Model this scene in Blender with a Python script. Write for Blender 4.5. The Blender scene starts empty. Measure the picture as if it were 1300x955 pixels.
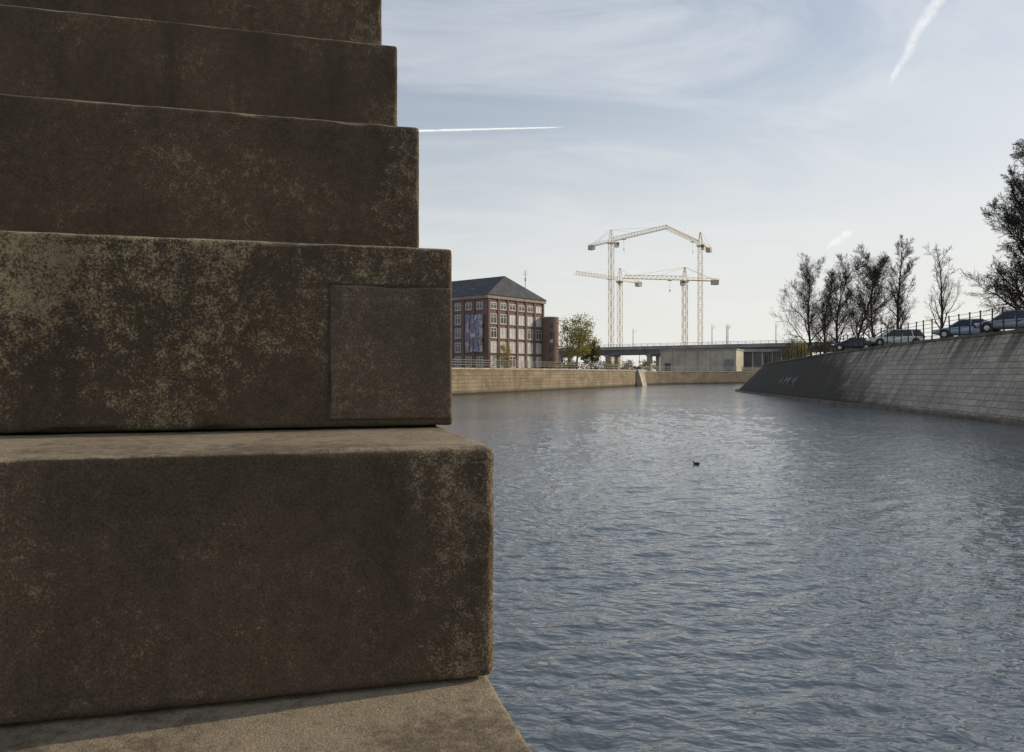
import bpy, bmesh, math, random
import numpy as np
from mathutils import Vector, Matrix, noise as mnoise
R = math.radians
sc = bpy.context.scene
col = sc.collection
random.seed(7)
EYE = 3.0

# ------------------------------------------------------------------ helpers
def at(px, py, d):
    return Vector(((px-650)/1000*d, d, EYE+(472-py)/1000*d))

def tag(o, label=None, cat=None, group=None, kind=None):
    if label: o['label'] = label
    if cat: o['category'] = cat
    if group: o['group'] = group
    if kind: o['kind'] = kind
    return o

def empty(name, loc=(0, 0, 0), rz=0):
    o = bpy.data.objects.new(name, None)
    o.empty_display_size = .3
    col.objects.link(o)
    o.location = loc
    o.rotation_euler = (0, 0, rz)
    return o

def copy_tree(o, parent=None):
    c = o.copy(); col.objects.link(c)
    if parent: c.parent = parent
    for ch in list(o.children):
        copy_tree(ch, c)
    return c

class MB:
    def __init__(s):
        s.v = []; s.f = []
    def box(s, c, size, M=None):
        b = len(s.v); hx, hy, hz = size[0]/2, size[1]/2, size[2]/2
        for z in (-hz, hz):
            for x, y in ((-hx, -hy), (hx, -hy), (hx, hy), (-hx, hy)):
                p = Vector((x, y, z))
                if M is not None: p = M @ p
                s.v.append((p[0]+c[0], p[1]+c[1], p[2]+c[2]))
        for f in ((3, 2, 1, 0), (4, 5, 6, 7), (0, 1, 5, 4), (1, 2, 6, 5), (2, 3, 7, 6), (3, 0, 4, 7)):
            s.f.append([b+i for i in f])
        return s
    def bb(s, x0, x1, y0, y1, z0, z1):
        return s.box(((x0+x1)/2, (y0+y1)/2, (z0+z1)/2), (x1-x0, y1-y0, z1-z0))
    def bar(s, a, b, w, h=None):
        a = Vector(a); b = Vector(b); d = b-a; L = d.length
        if L < 1e-6: return s
        q = d.to_track_quat('X', 'Z').to_matrix()
        return s.box((a+b)/2, (L, w, h or w), q)
    def tube(s, pts, rad, sides=6, ref=None, cap=True):
        b = len(s.v); n = len(pts)
        pts = [Vector(p) for p in pts]
        for i, p in enumerate(pts):
            t = (pts[min(i+1, n-1)]-pts[max(i-1, 0)])
            if t.length < 1e-9: t = Vector((0, 0, 1))
            t.normalize()
            r0 = Vector(ref) if ref else (Vector((0, 0, 1)) if abs(pts[-1].z-pts[0].z) < .8*(pts[-1]-pts[0]).length else Vector((1, 0.13, 0)))
            a = t.cross(r0)
            if a.length < 1e-6: a = t.cross(Vector((.3, 1, .2)))
            a.normalize(); c = t.cross(a)
            r = rad[i] if isinstance(rad, (list, tuple)) else rad
            for k in range(sides):
                th = 2*math.pi*k/sides
                q = p+a*(r*math.cos(th))+c*(r*math.sin(th))
                s.v.append((q.x, q.y, q.z))
        for i in range(n-1):
            for k in range(sides):
                k2 = (k+1) % sides
                s.f.append([b+i*sides+k, b+i*sides+k2, b+(i+1)*sides+k2, b+(i+1)*sides+k])
        if cap:
            s.f.append([b+k for k in range(sides)][::-1])
            s.f.append([b+(n-1)*sides+k for k in range(sides)])
        return s
    def quad(s, *p):
        b = len(s.v)
        for q in p: s.v.append(tuple(q))
        s.f.append(list(range(b, b+len(p))))
        return s
    def leaf(s, c, size):
        d1 = Vector((random.gauss(0, 1), random.gauss(0, 1), random.gauss(0, 1))).normalized()
        d2 = d1.orthogonal().normalized()
        d2 = (Matrix.Rotation(random.random()*6.28, 3, d1) @ d2)
        d3 = d1.cross(d2)
        a = d2*size*.5; b = d3*size*.32
        c = Vector(c)
        s.quad(c-a, c-b*1.0+a*.1, c+a, c+b*1.0+a*.1)
    def build(s, name, m, parent=None, off=None, smooth=False, kind=None):
        me = bpy.data.meshes.new(name)
        v = s.v
        if off is not None:
            v = [(p[0]-off[0], p[1]-off[1], p[2]-off[2]) for p in v]
        me.from_pydata(v, [], s.f)
        me.update()
        if smooth:
            me.polygons.foreach_set('use_smooth', [True]*len(me.polygons))
        if m: me.materials.append(m)
        o = bpy.data.objects.new(name, me); col.objects.link(o)
        if parent: o.parent = parent
        elif off is not None: o.location = off
        if kind: o['kind'] = kind
        return o

def bevel(o, w=.02, seg=2):
    m = o.modifiers.new('bevel', 'BEVEL'); m.width = w; m.segments = seg; m.limit_method = 'ANGLE'
    return o

# ------------------------------------------------------------------ material helpers
class G:
    def __init__(s, name):
        s.m = bpy.data.materials.new(name); s.m.use_nodes = True
        s.nt = s.m.node_tree; s.nt.nodes.clear()
    def n(s, t, **p):
        x = s.nt.nodes.new(t)
        for k, v in p.items(): setattr(x, k, v)
        return x
    def put(s, sock, v):
        if isinstance(v, bpy.types.NodeSocket): s.nt.links.new(v, sock)
        else:
            if isinstance(v, (tuple, list)) and len(v) == 3 and sock.type == 'RGBA': v = (*v, 1)
            sock.default_value = v
    def coord(s, out='Object'):
        return s.n('ShaderNodeTexCoord').outputs[out]
    def mapping(s, vec, scale=(1, 1, 1), rot=(0, 0, 0), loc=(0, 0, 0)):
        x = s.n('ShaderNodeMapping'); s.put(x.inputs['Vector'], vec)
        x.inputs['Scale'].default_value = scale; x.inputs['Rotation'].default_value = rot; x.inputs['Location'].default_value = loc
        return x.outputs[0]
    def noise(s, vec, scale, detail=4, rough=.55, dist=0):
        x = s.n('ShaderNodeTexNoise'); s.put(x.inputs['Vector'], vec)
        x.inputs['Scale'].default_value = scale; x.inputs['Detail'].default_value = detail
        x.inputs['Roughness'].default_value = rough; x.inputs['Distortion'].default_value = dist
        return x.outputs[0]
    def mapr(s, v, a, b, c=0., d=1., smooth=True):
        x = s.n('ShaderNodeMapRange'); x.interpolation_type = 'SMOOTHSTEP' if smooth else 'LINEAR'
        s.put(x.inputs[0], v)
        for i, q in enumerate((a, b, c, d)): x.inputs[i+1].default_value = q
        return x.outputs[0]
    def mix(s, f, a, b, blend='MIX'):
        x = s.n('ShaderNodeMix'); x.data_type = 'RGBA'; x.blend_type = blend; x.clamp_factor = True
        s.put(x.inputs[0], f); s.put(x.inputs[6], a); s.put(x.inputs[7], b)
        return x.outputs[2]
    def math(s, op, a, b=0.):
        x = s.n('ShaderNodeMath'); x.operation = op
        s.put(x.inputs[0], a); s.put(x.inputs[1], b)
        return x.outputs[0]
    def add(s, *a):
        r = a[0]
        for q in a[1:]: r = s.math('ADD', r, q)
        return r
    def sep(s, v):
        x = s.n('ShaderNodeSeparateXYZ'); s.put(x.inputs[0], v); return x.outputs
    def grey(s, v):
        x = s.n('ShaderNodeCombineXYZ')
        for i in range(3): s.put(x.inputs[i], v)
        return x.outputs[0]
    def bump(s, h, strength=.5, dist=.01, nrm=None):
        x = s.n('ShaderNodeBump'); s.put(x.inputs['Height'], h)
        x.inputs['Strength'].default_value = strength; x.inputs['Distance'].default_value = dist
        if nrm is not None: s.put(x.inputs['Normal'], nrm)
        return x.outputs[0]
    def bsdf(s, color, rough=.8, metal=0., nrm=None, alpha=None, **kw):
        b = s.n('ShaderNodeBsdfPrincipled')
        s.put(b.inputs['Base Color'], color); s.put(b.inputs['Roughness'], rough); s.put(b.inputs['Metallic'], metal)
        if nrm is not None: s.put(b.inputs['Normal'], nrm)
        if alpha is not None: s.put(b.inputs['Alpha'], alpha)
        for k, v in kw.items(): s.put(b.inputs[k.replace('_', ' ')], v)
        o = s.n('ShaderNodeOutputMaterial'); s.nt.links.new(b.outputs[0], o.inputs[0])
        return s.m

def mat(name, c, rough=.7, metal=0., var=.25, scale=2., bump=0., **kw):
    g = G(name); co = g.coord()
    f = g.noise(co, scale, 4, .6)
    dark = tuple(x*(1-var) for x in c); lite = tuple(min(1, x*(1+var)) for x in c)
    cc = g.mix(g.mapr(f, .3, .7), dark, lite)
    nr = g.bump(g.noise(co, scale*6, 3), bump, .02) if bump else None
    return g.bsdf(cc, rough, metal, nr, **kw)

def stone_mat(name, dark, mid, light, bias=0., seed=0., zone='edge', amt=.7, edge=.09):
    g = G(name); raw = g.coord(); co = g.mapping(raw, loc=(seed, seed*.7, 0))
    xl, yl, zl = g.sep(raw)
    n1 = g.noise(co, 2.6, 4, .6, .3)
    n2 = g.noise(co, 34, 5, .72)
    n3 = g.noise(co, 210, 3, .75)
    stz = g.noise(g.mapping(co, (7, 7, .5)), 1.4, 4, .6)
    a = g.add(g.math('MULTIPLY', n1, .62), g.math('MULTIPLY', n2, .55), g.math('MULTIPLY', g.math('SUBTRACT', n3, .5), .55), bias)
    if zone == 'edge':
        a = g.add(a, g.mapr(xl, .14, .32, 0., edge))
    elif zone == 'left':
        a = g.add(a, g.mapr(xl, -.30, .05, .05, -.06), g.mapr(zl, 2.88, 3.12, -.08, .03))
    m = g.mapr(a, .57, .75)
    base = g.mix(g.mapr(g.add(g.math('MULTIPLY', n1, .45), g.math('MULTIPLY', n2, .35), g.math('MULTIPLY', n3, .2)), .38, .62), dark, mid)
    c = g.mix(g.math('MULTIPLY', m, amt), base, light)
    c = g.mix(g.mapr(stz, .47, .75, 0, .4), c, tuple(x*.55 for x in dark))
    # worn tops and arrises; the pale tone also paints in sunlight
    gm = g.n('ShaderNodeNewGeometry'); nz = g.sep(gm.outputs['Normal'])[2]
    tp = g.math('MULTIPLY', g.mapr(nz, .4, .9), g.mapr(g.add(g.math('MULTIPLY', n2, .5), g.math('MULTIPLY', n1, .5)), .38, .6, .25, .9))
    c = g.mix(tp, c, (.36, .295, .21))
    sp = g.mapr(n3, .25, .75, .5, 1.45, False)
    c = g.mix(.9, c, g.grey(sp), 'MULTIPLY')
    dz = g.math('ABSOLUTE', g.math('SUBTRACT', zl, 2.853))
    mo = g.math('MULTIPLY', g.math('MULTIPLY', g.mapr(dz, .0, .022, 1., 0.), g.mapr(n2, .45, .6)), g.mapr(yl, 1.98, 2.08, 0., 1.))
    c = g.mix(g.math('MULTIPLY', mo, .8), c, (.045, .06, .015))
    h = g.add(n3, g.math('MULTIPLY', n2, .7), g.math('MULTIPLY', m, .25))
    nr = g.bump(h, .7, .0045)
    return g.bsdf(c, .92, 0, nr, Specular_IOR_Level=.2)

# ------------------------------------------------------------------ camera, light, sky
cam = bpy.data.cameras.new('camera'); camo = bpy.data.objects.new('camera', cam); col.objects.link(camo)
cam.sensor_width = 36; cam.lens = 36*1000/1300
camo.location = (0, 0, EYE); camo.rotation_euler = (R(90), 0, 0)
cam.shift_y = -5.5/1300
cam.clip_start = .05; cam.clip_end = 60000
sc.camera = camo

SA, SE = R(69), R(20)
S = Vector((math.sin(SA)*math.cos(SE), math.cos(SA)*math.cos(SE), math.sin(SE)))
sun = bpy.data.lights.new('sun', 'SUN'); sun.energy = 3.4; sun.angle = R(.5); sun.color = (1, .85, .64)
suno = bpy.data.objects.new('sun', sun); col.objects.link(suno)
suno.rotation_euler = S.to_track_quat('Z', 'Y').to_euler()

w = bpy.data.worlds.new('World'); sc.world = w; w.use_nodes = True
class GW(G):
    def __init__(s, nt): s.nt = nt; nt.nodes.clear()
g = GW(w.node_tree)
sky = g.n('ShaderNodeTexSky'); sky.sky_type = 'NISHITA'; sky.sun_disc = False
sky.sun_elevation = SE; sky.sun_rotation = SA; sky.air_density = 1.0; sky.dust_density = 1.2; sky.ozone_density = 1.7
d = g.coord('Generated'); x, y, z = g.sep(d)
zc = g.math('ADD', g.math('MAXIMUM', z, 0.), .22)
cv = g.n('ShaderNodeCombineXYZ'); g.put(cv.inputs[0], g.math('DIVIDE', x, zc)); g.put(cv.inputs[1], g.math('DIVIDE', y, zc))
m1 = g.mapping(cv.outputs[0], (.8, 1.7, 1), (0, 0, R(-32)))
c1 = g.noise(m1, 1.35, 9, .62, 1.1)
m2 = g.mapping(cv.outputs[0], (.6, .7, 1), (0, 0, R(10)), (3.4, 1.2, 0))
c2 = g.noise(m2, 1.0, 3, .5, .3)
cl = g.math('MULTIPLY', g.mapr(c1, .34, .70), g.mapr(c2, .28, .62, .35, 1.))
sunw = g.mapr(x, -.45, .65, 0., .32)
cl = g.add(g.math('MULTIPLY', cl, .44), .15, g.math('MULTIPLY', sunw, g.mapr(z, .1, .7, 1., .3)))
skc = g.mix(cl, sky.outputs[0], (6.8, 7.1, 7.4))
hz = g.math('MULTIPLY', g.mapr(z, -.02, .46, .88, 0.), g.mapr(x, -.6, .3, .78, 1.))
skc = g.mix(hz, skc, (7.7, 7.6, 7.25))
bg = g.n('ShaderNodeBackground'); g.put(bg.inputs[0], skc); bg.inputs[1].default_value = .112
wo = g.n('ShaderNodeOutputWorld'); g.nt.links.new(bg.outputs[0], wo.inputs[0])
sc.view_settings.view_transform = 'Standard'; sc.view_settings.look = 'None'; sc.view_settings.exposure = 0

# ------------------------------------------------------------------ stepped stone stair
def axis_pts(a, b, step, r, lo=True, hi=True):
    n = max(2, int((b-a)/step)); p = list(np.linspace(a, b, n+1))
    for f in (.12, .35, .65, 1.):
        if lo: p.append(a+r*f)
        if hi: p.append(b-r*f)
    return sorted(set(round(q, 5) for q in p))

def rounded_block(U, N, Z, r, amp, seed=0, chip=.02):
    """box surface from three coordinate lists, edges worn round, faces slightly uneven"""
    verts = {}; vl = []; faces = []
    def vid(p):
        k = (round(p[0], 5), round(p[1], 5), round(p[2], 5))
        if k not in verts:
            verts[k] = len(vl); vl.append(k)
        return verts[k]
    def grid(A, B, fn, flip):
        for i in range(len(A)-1):
            for j in range(len(B)-1):
                q = [vid(fn(A[i], B[j])), vid(fn(A[i+1], B[j])), vid(fn(A[i+1], B[j+1])), vid(fn(A[i], B[j+1]))]
                faces.append(q[::-1] if flip else q)
    grid(U, Z, lambda a, b: (a, N[0], b), False)
    grid(U, Z, lambda a, b: (a, N[-1], b), True)
    grid(U, N, lambda a, b: (a, b, Z[-1]), False)
    grid(U, N, lambda a, b: (a, b, Z[0]), True)
    grid(N, Z, lambda a, b: (U[-1], a, b), False)
    grid(N, Z, lambda a, b: (U[0], a, b), True)
    out = []
    lo = (U[0], N[0], Z[0]); hi = (U[-1], N[-1], Z[-1])
    sd = Vector((seed*3.1, seed*1.7, seed))
    for p in vl:
        P3 = Vector(p)
        rr = r*(1+.5*mnoise.noise((P3+sd)*3.))*(.9+.35*mnoise.noise((P3+sd)*17))
        rr = max(.25*r, rr)
        c = Vector([min(max(p[i], lo[i]+rr), hi[i]-rr) for i in range(3)])
        dv = P3-c
        if dv.length > 1e-7:
            q = c+dv.normalized()*min(rr, dv.length) if dv.length > rr else P3
        else: q = P3
        e = (P3-q).length
        nv = dv.normalized() if dv.length > 1e-7 else Vector((0, 0, 0))
        q = q+nv*amp*(mnoise.noise((P3+sd)*3.)+.5*mnoise.noise((P3+sd)*11)+.5*mnoise.noise((P3+sd)*38))
        ch = mnoise.noise((P3+sd*2)*10.)
        if e > .0005 and ch > .25: q = q-nv*(ch-.25)*chip
        out.append(tuple(q))
    m = MB(); m.v = out; m.f = faces
    return m

DK, MD, LT = (.082, .060, .040), (.142, .103, .066), (.42, .325, .20)
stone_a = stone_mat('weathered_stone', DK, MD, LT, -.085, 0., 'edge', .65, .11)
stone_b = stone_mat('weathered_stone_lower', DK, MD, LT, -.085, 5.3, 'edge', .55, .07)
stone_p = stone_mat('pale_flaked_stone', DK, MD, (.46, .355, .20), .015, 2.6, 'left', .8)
stone_c = stone_mat('repair_stone', (.11, .083, .058), (.18, .135, .092), (.40, .32, .21), -.02, 2.2, 'none', .55)
mortar = mat('dark_mortar', (.06, .045, .031), .95, var=.5, scale=24)
TH = math.atan2(.258, .966)
stair = tag(empty('stone_stair', (0, 0, 0), TH), 'huge weathered brown stone stair of thick stacked blocks in the left foreground', 'stone stair')
us = {-5: .38, -4: .38, -3: .375, -2: .37, -1: .365, 0: .372, 1: .380, 2: .396, 3: .385, 4: .375, 5: .366, 6: .362}
for k in range(-5, 7):
    zt = 2.84+.494*(k-1) if k > 0 else 2.373+.494*k
    zb = 2.84+.494*(k-2) if k > 1 else 2.373+.494*(k-1)
    if k == 1: zb = 2.373; zt = 2.848
    if k == 2: zb = 2.848
    n0 = 1.557+.549*(k-1)
    u1 = us[k]
    fine = .024 if 0 <= k <= 5 else .12
    Uc = [q for q in axis_pts(-2.6, u1, fine, .02, lo=False)]
    Uc = [-6., -5., -4., -3.3]+Uc
    Nn = axis_pts(n0, n0+.75, fine, .02, hi=False)+[n0+1.6, n0+2.8]
    Zz = axis_pts(zb+.006, zt, fine, .02)
    mb = rounded_block(Uc, Nn, Zz, .016 if k == 1 else .012, .0022, k, .022)
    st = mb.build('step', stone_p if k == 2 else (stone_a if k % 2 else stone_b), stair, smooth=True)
    if k == 2:
        n2 = n0; step2 = st
    if k == 1: st['label'] = 'lowest big block with a bright sunlit ledge on top'
    if k == 2: st['label'] = 'block with pale flaked patches and a squared repair stone at its right end'
rs = rounded_block(axis_pts(.072, .393, .03, .01), axis_pts(n2-.005, n2+.06, .03, .01), axis_pts(2.874, 3.226, .03, .01), .006, .002, 21, .012)
rs.build('repair_stone', stone_c, step2, smooth=True)
mj = MB()
mj.bb(.067, .074, n2-.003, n2+.03, 2.874, 3.231); mj.bb(.074, .385, n2-.003, n2+.03, 3.224, 3.231)
mj.build('mortar_joint', mortar, step2)

# ------------------------------------------------------------------ ground sheet, water
soil = mat('bank_soil', (.11, .10, .06), .95, var=.35, scale=.3)
gb = MB().quad((-9000, -400, -2.2), (9000, -400, -2.2), (9000, 14000, -2.2), (-9000, 14000, -2.2))
tag(gb.build('ground', soil), kind='structure')

g = G('canal_water'); co = g.coord()
wv = g.mapping(co, (1., 1.6, 1.), (0, 0, R(18)))
r1 = g.noise(wv, 4.6, 2, .5, .2)
r3 = g.noise(co, .10, 3, .55, .3)
hh = g.math('MULTIPLY', r1, g.mapr(r3, .3, .7, .6, 1.15))
nr = g.bump(hh, 1., .045)
water_m = g.bsdf((.088, .110, .128), .045, 0, nr, IOR=1.68)

ys = [-80., -40, -20, -8, 0, 2.5]
yy = 4.0
while yy < 110:
    ys.append(yy); yy += max(.05, .0055*yy)
ys += list(np.linspace(114, 300, 40))+[400, 600]
xs = [-300, -200, -120, -80, -50, -30, -18, -10, -5, -2]+list(np.arange(-1, 11, .055))+list(np.arange(11, 34, .15))+[35, 37, 40, 45, 52, 60, 75, 100, 140, 200, 300]
xs = np.array(xs, float); ys = np.array(ys, float)
X, Y = np.meshgrid(xs, ys)
dy = np.gradient(ys)[:, None]*np.ones_like(X); dx = np.gradient(xs)[None, :]*np.ones_like(X)
cell = np.maximum(dx, dy)
Z = np.zeros_like(X); rng = np.random.default_rng(3)
for i in range(64):
    lam = .24*(4.6)**(rng.random()**1.5)
    th = R(-70)+rng.normal(0, .5)
    kk = 2*math.pi/lam
    amp = .0200/kk
    msk = np.clip(lam/(3.*cell)-.3, 0, 1)
    ph = kk*(X*math.cos(th)+Y*math.sin(th))+rng.random()*6.28+.9*np.sin(.37*X+.21*Y+i)
    s_ = np.sin(ph)
    Z += amp*msk*(s_+.3*np.cos(2*ph+math.pi))
nx, ny = len(xs), len(ys)
vv = np.stack([X.ravel(), Y.ravel(), Z.ravel()], 1)
ii = (np.arange(ny-1)[:, None]*nx+np.arange(nx-1)[None, :]).ravel()
ff = np.stack([ii, ii+1, ii+1+nx, ii+nx], 1)
me = bpy.data.meshes.new('water'); me.from_pydata(vv.tolist(), [], ff.tolist()); me.update()
me.polygons.foreach_set('use_smooth', [True]*len(me.polygons)); me.materials.append(water_m)
wo_ = bpy.data.objects.new('water', me); col.objects.link(wo_); tag(wo_, kind='structure')

# ------------------------------------------------------------------ quay walls
def catmull(pts, step):
    pts = [np.array(p, float) for p in pts]; out = []
    for i in range(len(pts)-1):
        p0 = pts[max(i-1, 0)]; p1 = pts[i]; p2 = pts[i+1]; p3 = pts[min(i+2, len(pts)-1)]
        n = max(1, int(np.linalg.norm((p2-p1)[:2])/step))
        for j in range(n):
            t = j/n
            out.append(.5*((2*p1)+(-p0+p2)*t+(2*p0-5*p1+4*p2-p3)*t*t+(-p0+3*p1-3*p2+p3)*t**3))
    out.append(pts[-1]); return np.array(out)

def tangents(p):
    t = np.gradient(p[:, :2], axis=0)
    return t/np.linalg.norm(t, axis=1)[:, None]

def wall_face(name, path, side, m, parent, z0=-1.5, rows=6):
    """path rows: x, y, ztop, setback ; UV = metres along, metres up"""
    t = tangents(path); nrm = np.stack([t[:, 1], -t[:, 0]], 1)*side   # away from the water
    L = np.concatenate([[0], np.cumsum(np.linalg.norm(np.diff(path[:, :2], axis=0), axis=1))])
    v = []; f = []; uv = []
    for i in range(len(path)):
        x, y, zt, so = path[i]
        for j in range(rows+1):
            z = z0+(zt-z0)*j/rows
            o = so*z/zt
            v.append((x+nrm[i, 0]*o, y+nrm[i, 1]*o, z)); uv.append((L[i], math.hypot(z, o)*(1 if z > 0 else -1)))
    r = rows+1
    for i in range(len(path)-1):
        for j in range(rows):
            q = [i*r+j, (i+1)*r+j, (i+1)*r+j+1, i*r+j+1]
            f.append(q[::-1])
    me = bpy.data.meshes.new(name); me.from_pydata(v, [], f); me.update()
    ul = me.uv_layers.new(name='UVMap')
    for lp in me.loops: ul.data[lp.index].uv = uv[lp.vertex_index]
    me.materials.append(m)
    o = bpy.data.objects.new(name, me); col.objects.link(o); o.parent = parent
    top = np.stack([path[:, 0]+nrm[:, 0]*path[:, 3], path[:, 1]+nrm[:, 1]*path[:, 3], path[:, 2]], 1)
    return o, top, nrm

def coping(top, nrm, m, parent, wd=.7, th=.22, over=.12, name='coping'):
    mb = MB()
    n = len(top)
    for i in range(n):
        a = top[i]
        for o, z in ((-over, 0.), (-over, th), (wd, th), (wd, 0.)):
            mb.v.append((a[0]+nrm[i, 0]*o, a[1]+nrm[i, 1]*o, a[2]+z))
    for i in range(n-1):
        for k in range(4):
            k2 = (k+1) % 4
            mb.f.append([i*4+k, (i+1)*4+k, (i+1)*4+k2, i*4+k2])
    mb.f.append([0, 1, 2, 3]); mb.f.append([(n-1)*4+q for q in (3, 2, 1, 0)])
    o = mb.build(name, m, parent)
    bm = bmesh.new(); bm.from_mesh(o.data); bmesh.ops.recalc_face_normals(bm, faces=bm.faces); bm.to_mesh(o.data); bm.free()
    return o

def block_wall_mat(name, c1, c2, mort, bw, bh, wet=True, mask=None, msz=.03, bmp=.8):
    g = G(name); uv = g.coord('UV')
    b = g.n('ShaderNodeTexBrick'); b.offset = .5
    g.put(b.inputs['Vector'], uv)
    b.inputs['Color1'].default_value = (*c1, 1); b.inputs['Color2'].default_value = (*c2, 1); b.inputs['Mortar'].default_value = (*mort, 1)
    b.inputs['Scale'].default_value = 1; b.inputs['Mortar Size'].default_value = msz; b.inputs['Mortar Smooth'].default_value = .3
    b.inputs['Brick Width'].default_value = bw; b.inputs['Row Height'].default_value = bh; b.inputs['Bias'].default_value = -.1
    n1 = g.noise(uv, .35, 6, .65, .5)
    st = g.noise(g.mapping(uv, (1.3, .12, 1)), 1., 5, .6)
    n5 = g.noise(uv, 5, 4, .7)
    k_ = .55 if mask else .4
    c = g.mix(g.mapr(n1, .35, .7, 0, .6 if mask else .7), b.outputs[0], tuple(x*k_ for x in c1))
    c = g.mix(g.mapr(st, .5, .7, 0, .5), c, tuple(x*.4 for x in c1))
    c = g.mix(g.mapr(n5, .45, .75, 0, .5), c, tuple(min(1, x*1.35) for x in c2))
    h = g.math('ADD', g.math('MULTIPLY', b.outputs[1], -1.), g.math('MULTIPLY', n5, .6))
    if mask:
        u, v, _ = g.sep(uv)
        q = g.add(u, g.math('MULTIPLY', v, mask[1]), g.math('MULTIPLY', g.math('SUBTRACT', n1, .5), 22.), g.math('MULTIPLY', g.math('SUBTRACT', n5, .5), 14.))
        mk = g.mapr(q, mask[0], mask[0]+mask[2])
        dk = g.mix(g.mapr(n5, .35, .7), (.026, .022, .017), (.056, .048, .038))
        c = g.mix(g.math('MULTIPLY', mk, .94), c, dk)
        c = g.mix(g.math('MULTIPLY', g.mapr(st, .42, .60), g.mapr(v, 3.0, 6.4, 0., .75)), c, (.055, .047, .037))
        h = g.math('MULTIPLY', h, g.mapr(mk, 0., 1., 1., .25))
    if wet:
        v = g.sep(uv)[1]
        wl = g.mapr(g.math('ADD', v, g.math('MULTIPLY', n5, .5)), .35, .8, .85, 0.)
        c = g.mix(wl, c, (.018, .018, .012))
    return g.bsdf(c, .9, 0, g.bump(h, bmp, .05), Specular_IOR_Level=.25)

wall_l_m = block_wall_mat('tan_quay_stone', (.25, .20, .135), (.33, .27, .185), (.2, .15, .1), 1.6, .5)
wall_f_m = block_wall_mat('grey_quay_stone', (.20, .165, .12), (.26, .215, .155), (.13, .105, .08), 1.8, .5)
cope_m = mat('coping_stone', (.38, .33, .26), .9, var=.3, scale=.6, bump=.3)

def put_local(parent, *objs):
    for o in objs:
        o.matrix_parent_inverse = Matrix.Translation(-Vector(parent.location))
Lp = catmull([(-75, -35, 3.3, .0), (-43, 30, 3.3, .1), (-7.3, 100, 3.3, .12), (10, 134, 3.25, .12), (26.5, 166.5, 3.15, .12)], 4)
lw = tag(empty('quay_wall', (-7.3, 100, 0)), 'long sunlit tan stone quay wall with a railing along the left bank', 'quay wall')
o1, Ltop, Lnrm = wall_face('wall_face', Lp, -1, wall_l_m, lw)
o2 = coping(Ltop, Lnrm, cope_m, lw); put_local(lw, o1, o2)
ep = MB()
a = Vector((26.3, 166.2, 0)); t_ = Vector((.45, .893, 0)); n_ = Vector((-.893, .45, 0))
def q_(s, n, z): p = a+t_*s+n_*n; return (p.x, p.y, z)
ep.quad(q_(0, -1.6, -1), q_(3.2, -1.6, -1), q_(3.2, 1.6, -1), q_(0, 1.6, -1))
ep.quad(q_(0, -1.6, -1), q_(0, -.35, 3.5), q_(3.2, -.35, 3.5), q_(3.2, -1.6, -1))
ep.quad(q_(0, -.35, 3.5), q_(0, 1.6, 3.5), q_(3.2, 1.6, 3.5), q_(3.2, -.35, 3.5))
ep.quad(q_(0, -1.6, -1), q_(0, 1.6, -1), q_(0, 1.6, 3.5), q_(0, -.35, 3.5))
ep.quad(q_(3.2, -1.6, -1), q_(3.2, -.35, 3.5), q_(3.2, 1.6, 3.5), q_(3.2, 1.6, -1))
o3 = ep.build('end_pier', cope_m, lw); put_local(lw, o3)
Fp = catmull([(28, 169, 3.0, .1), (34, 184, 3.0, .1), (57, 203, 3.0, .1), (110, 236, 3.0, .1), (200, 262, 3.0, .1), (330, 280, 3, .1)], 5)
fw = tag(empty('quay_wall', (34, 184, 0)), 'low brownish quay wall at the far bend of the canal below the concrete block building', 'quay wall')
o1, Ftop, Fnrm = wall_face('wall_face', Fp, -1, wall_f_m, fw); o2 = coping(Ftop, Fnrm, cope_m, fw, .5, .16); put_local(fw, o1, o2)

Rp = catmull([(22.5, -45, 6.0, 2.6), (25.6, 0, 5.9, 2.8), (28.6, 44, 5.55, 3.0), (31, 78, 5.1, 3.3), (33.5, 113, 4.15, 3.7), (37, 128, 3.7, 3.8), (45, 141, 3.5, 3.6), (62, 153, 3.5, 3.4), (110, 172, 3.5, 3.2), (220, 200, 3.5, 3.)], 2.5)
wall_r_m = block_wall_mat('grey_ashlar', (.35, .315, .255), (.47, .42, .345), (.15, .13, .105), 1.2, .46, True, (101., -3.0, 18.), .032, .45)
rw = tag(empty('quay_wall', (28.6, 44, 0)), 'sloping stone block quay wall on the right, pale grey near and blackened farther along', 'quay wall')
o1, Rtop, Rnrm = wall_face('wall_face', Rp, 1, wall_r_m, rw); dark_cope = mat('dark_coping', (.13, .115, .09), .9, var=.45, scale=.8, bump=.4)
o2 = coping(Rtop, Rnrm, dark_cope, rw, .6, .2, .1)
foot_m = mat('wet_footing', (.15, .12, .085), .8, var=.4, scale=1.2, bump=.3)
o3 = coping(np.column_stack([Rp[:, :2], 0*Rp[:, 2]-.3]), Rnrm, foot_m, rw, .3, .48, .35, 'footing')
put_local(rw, o1, o2, o3)

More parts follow.
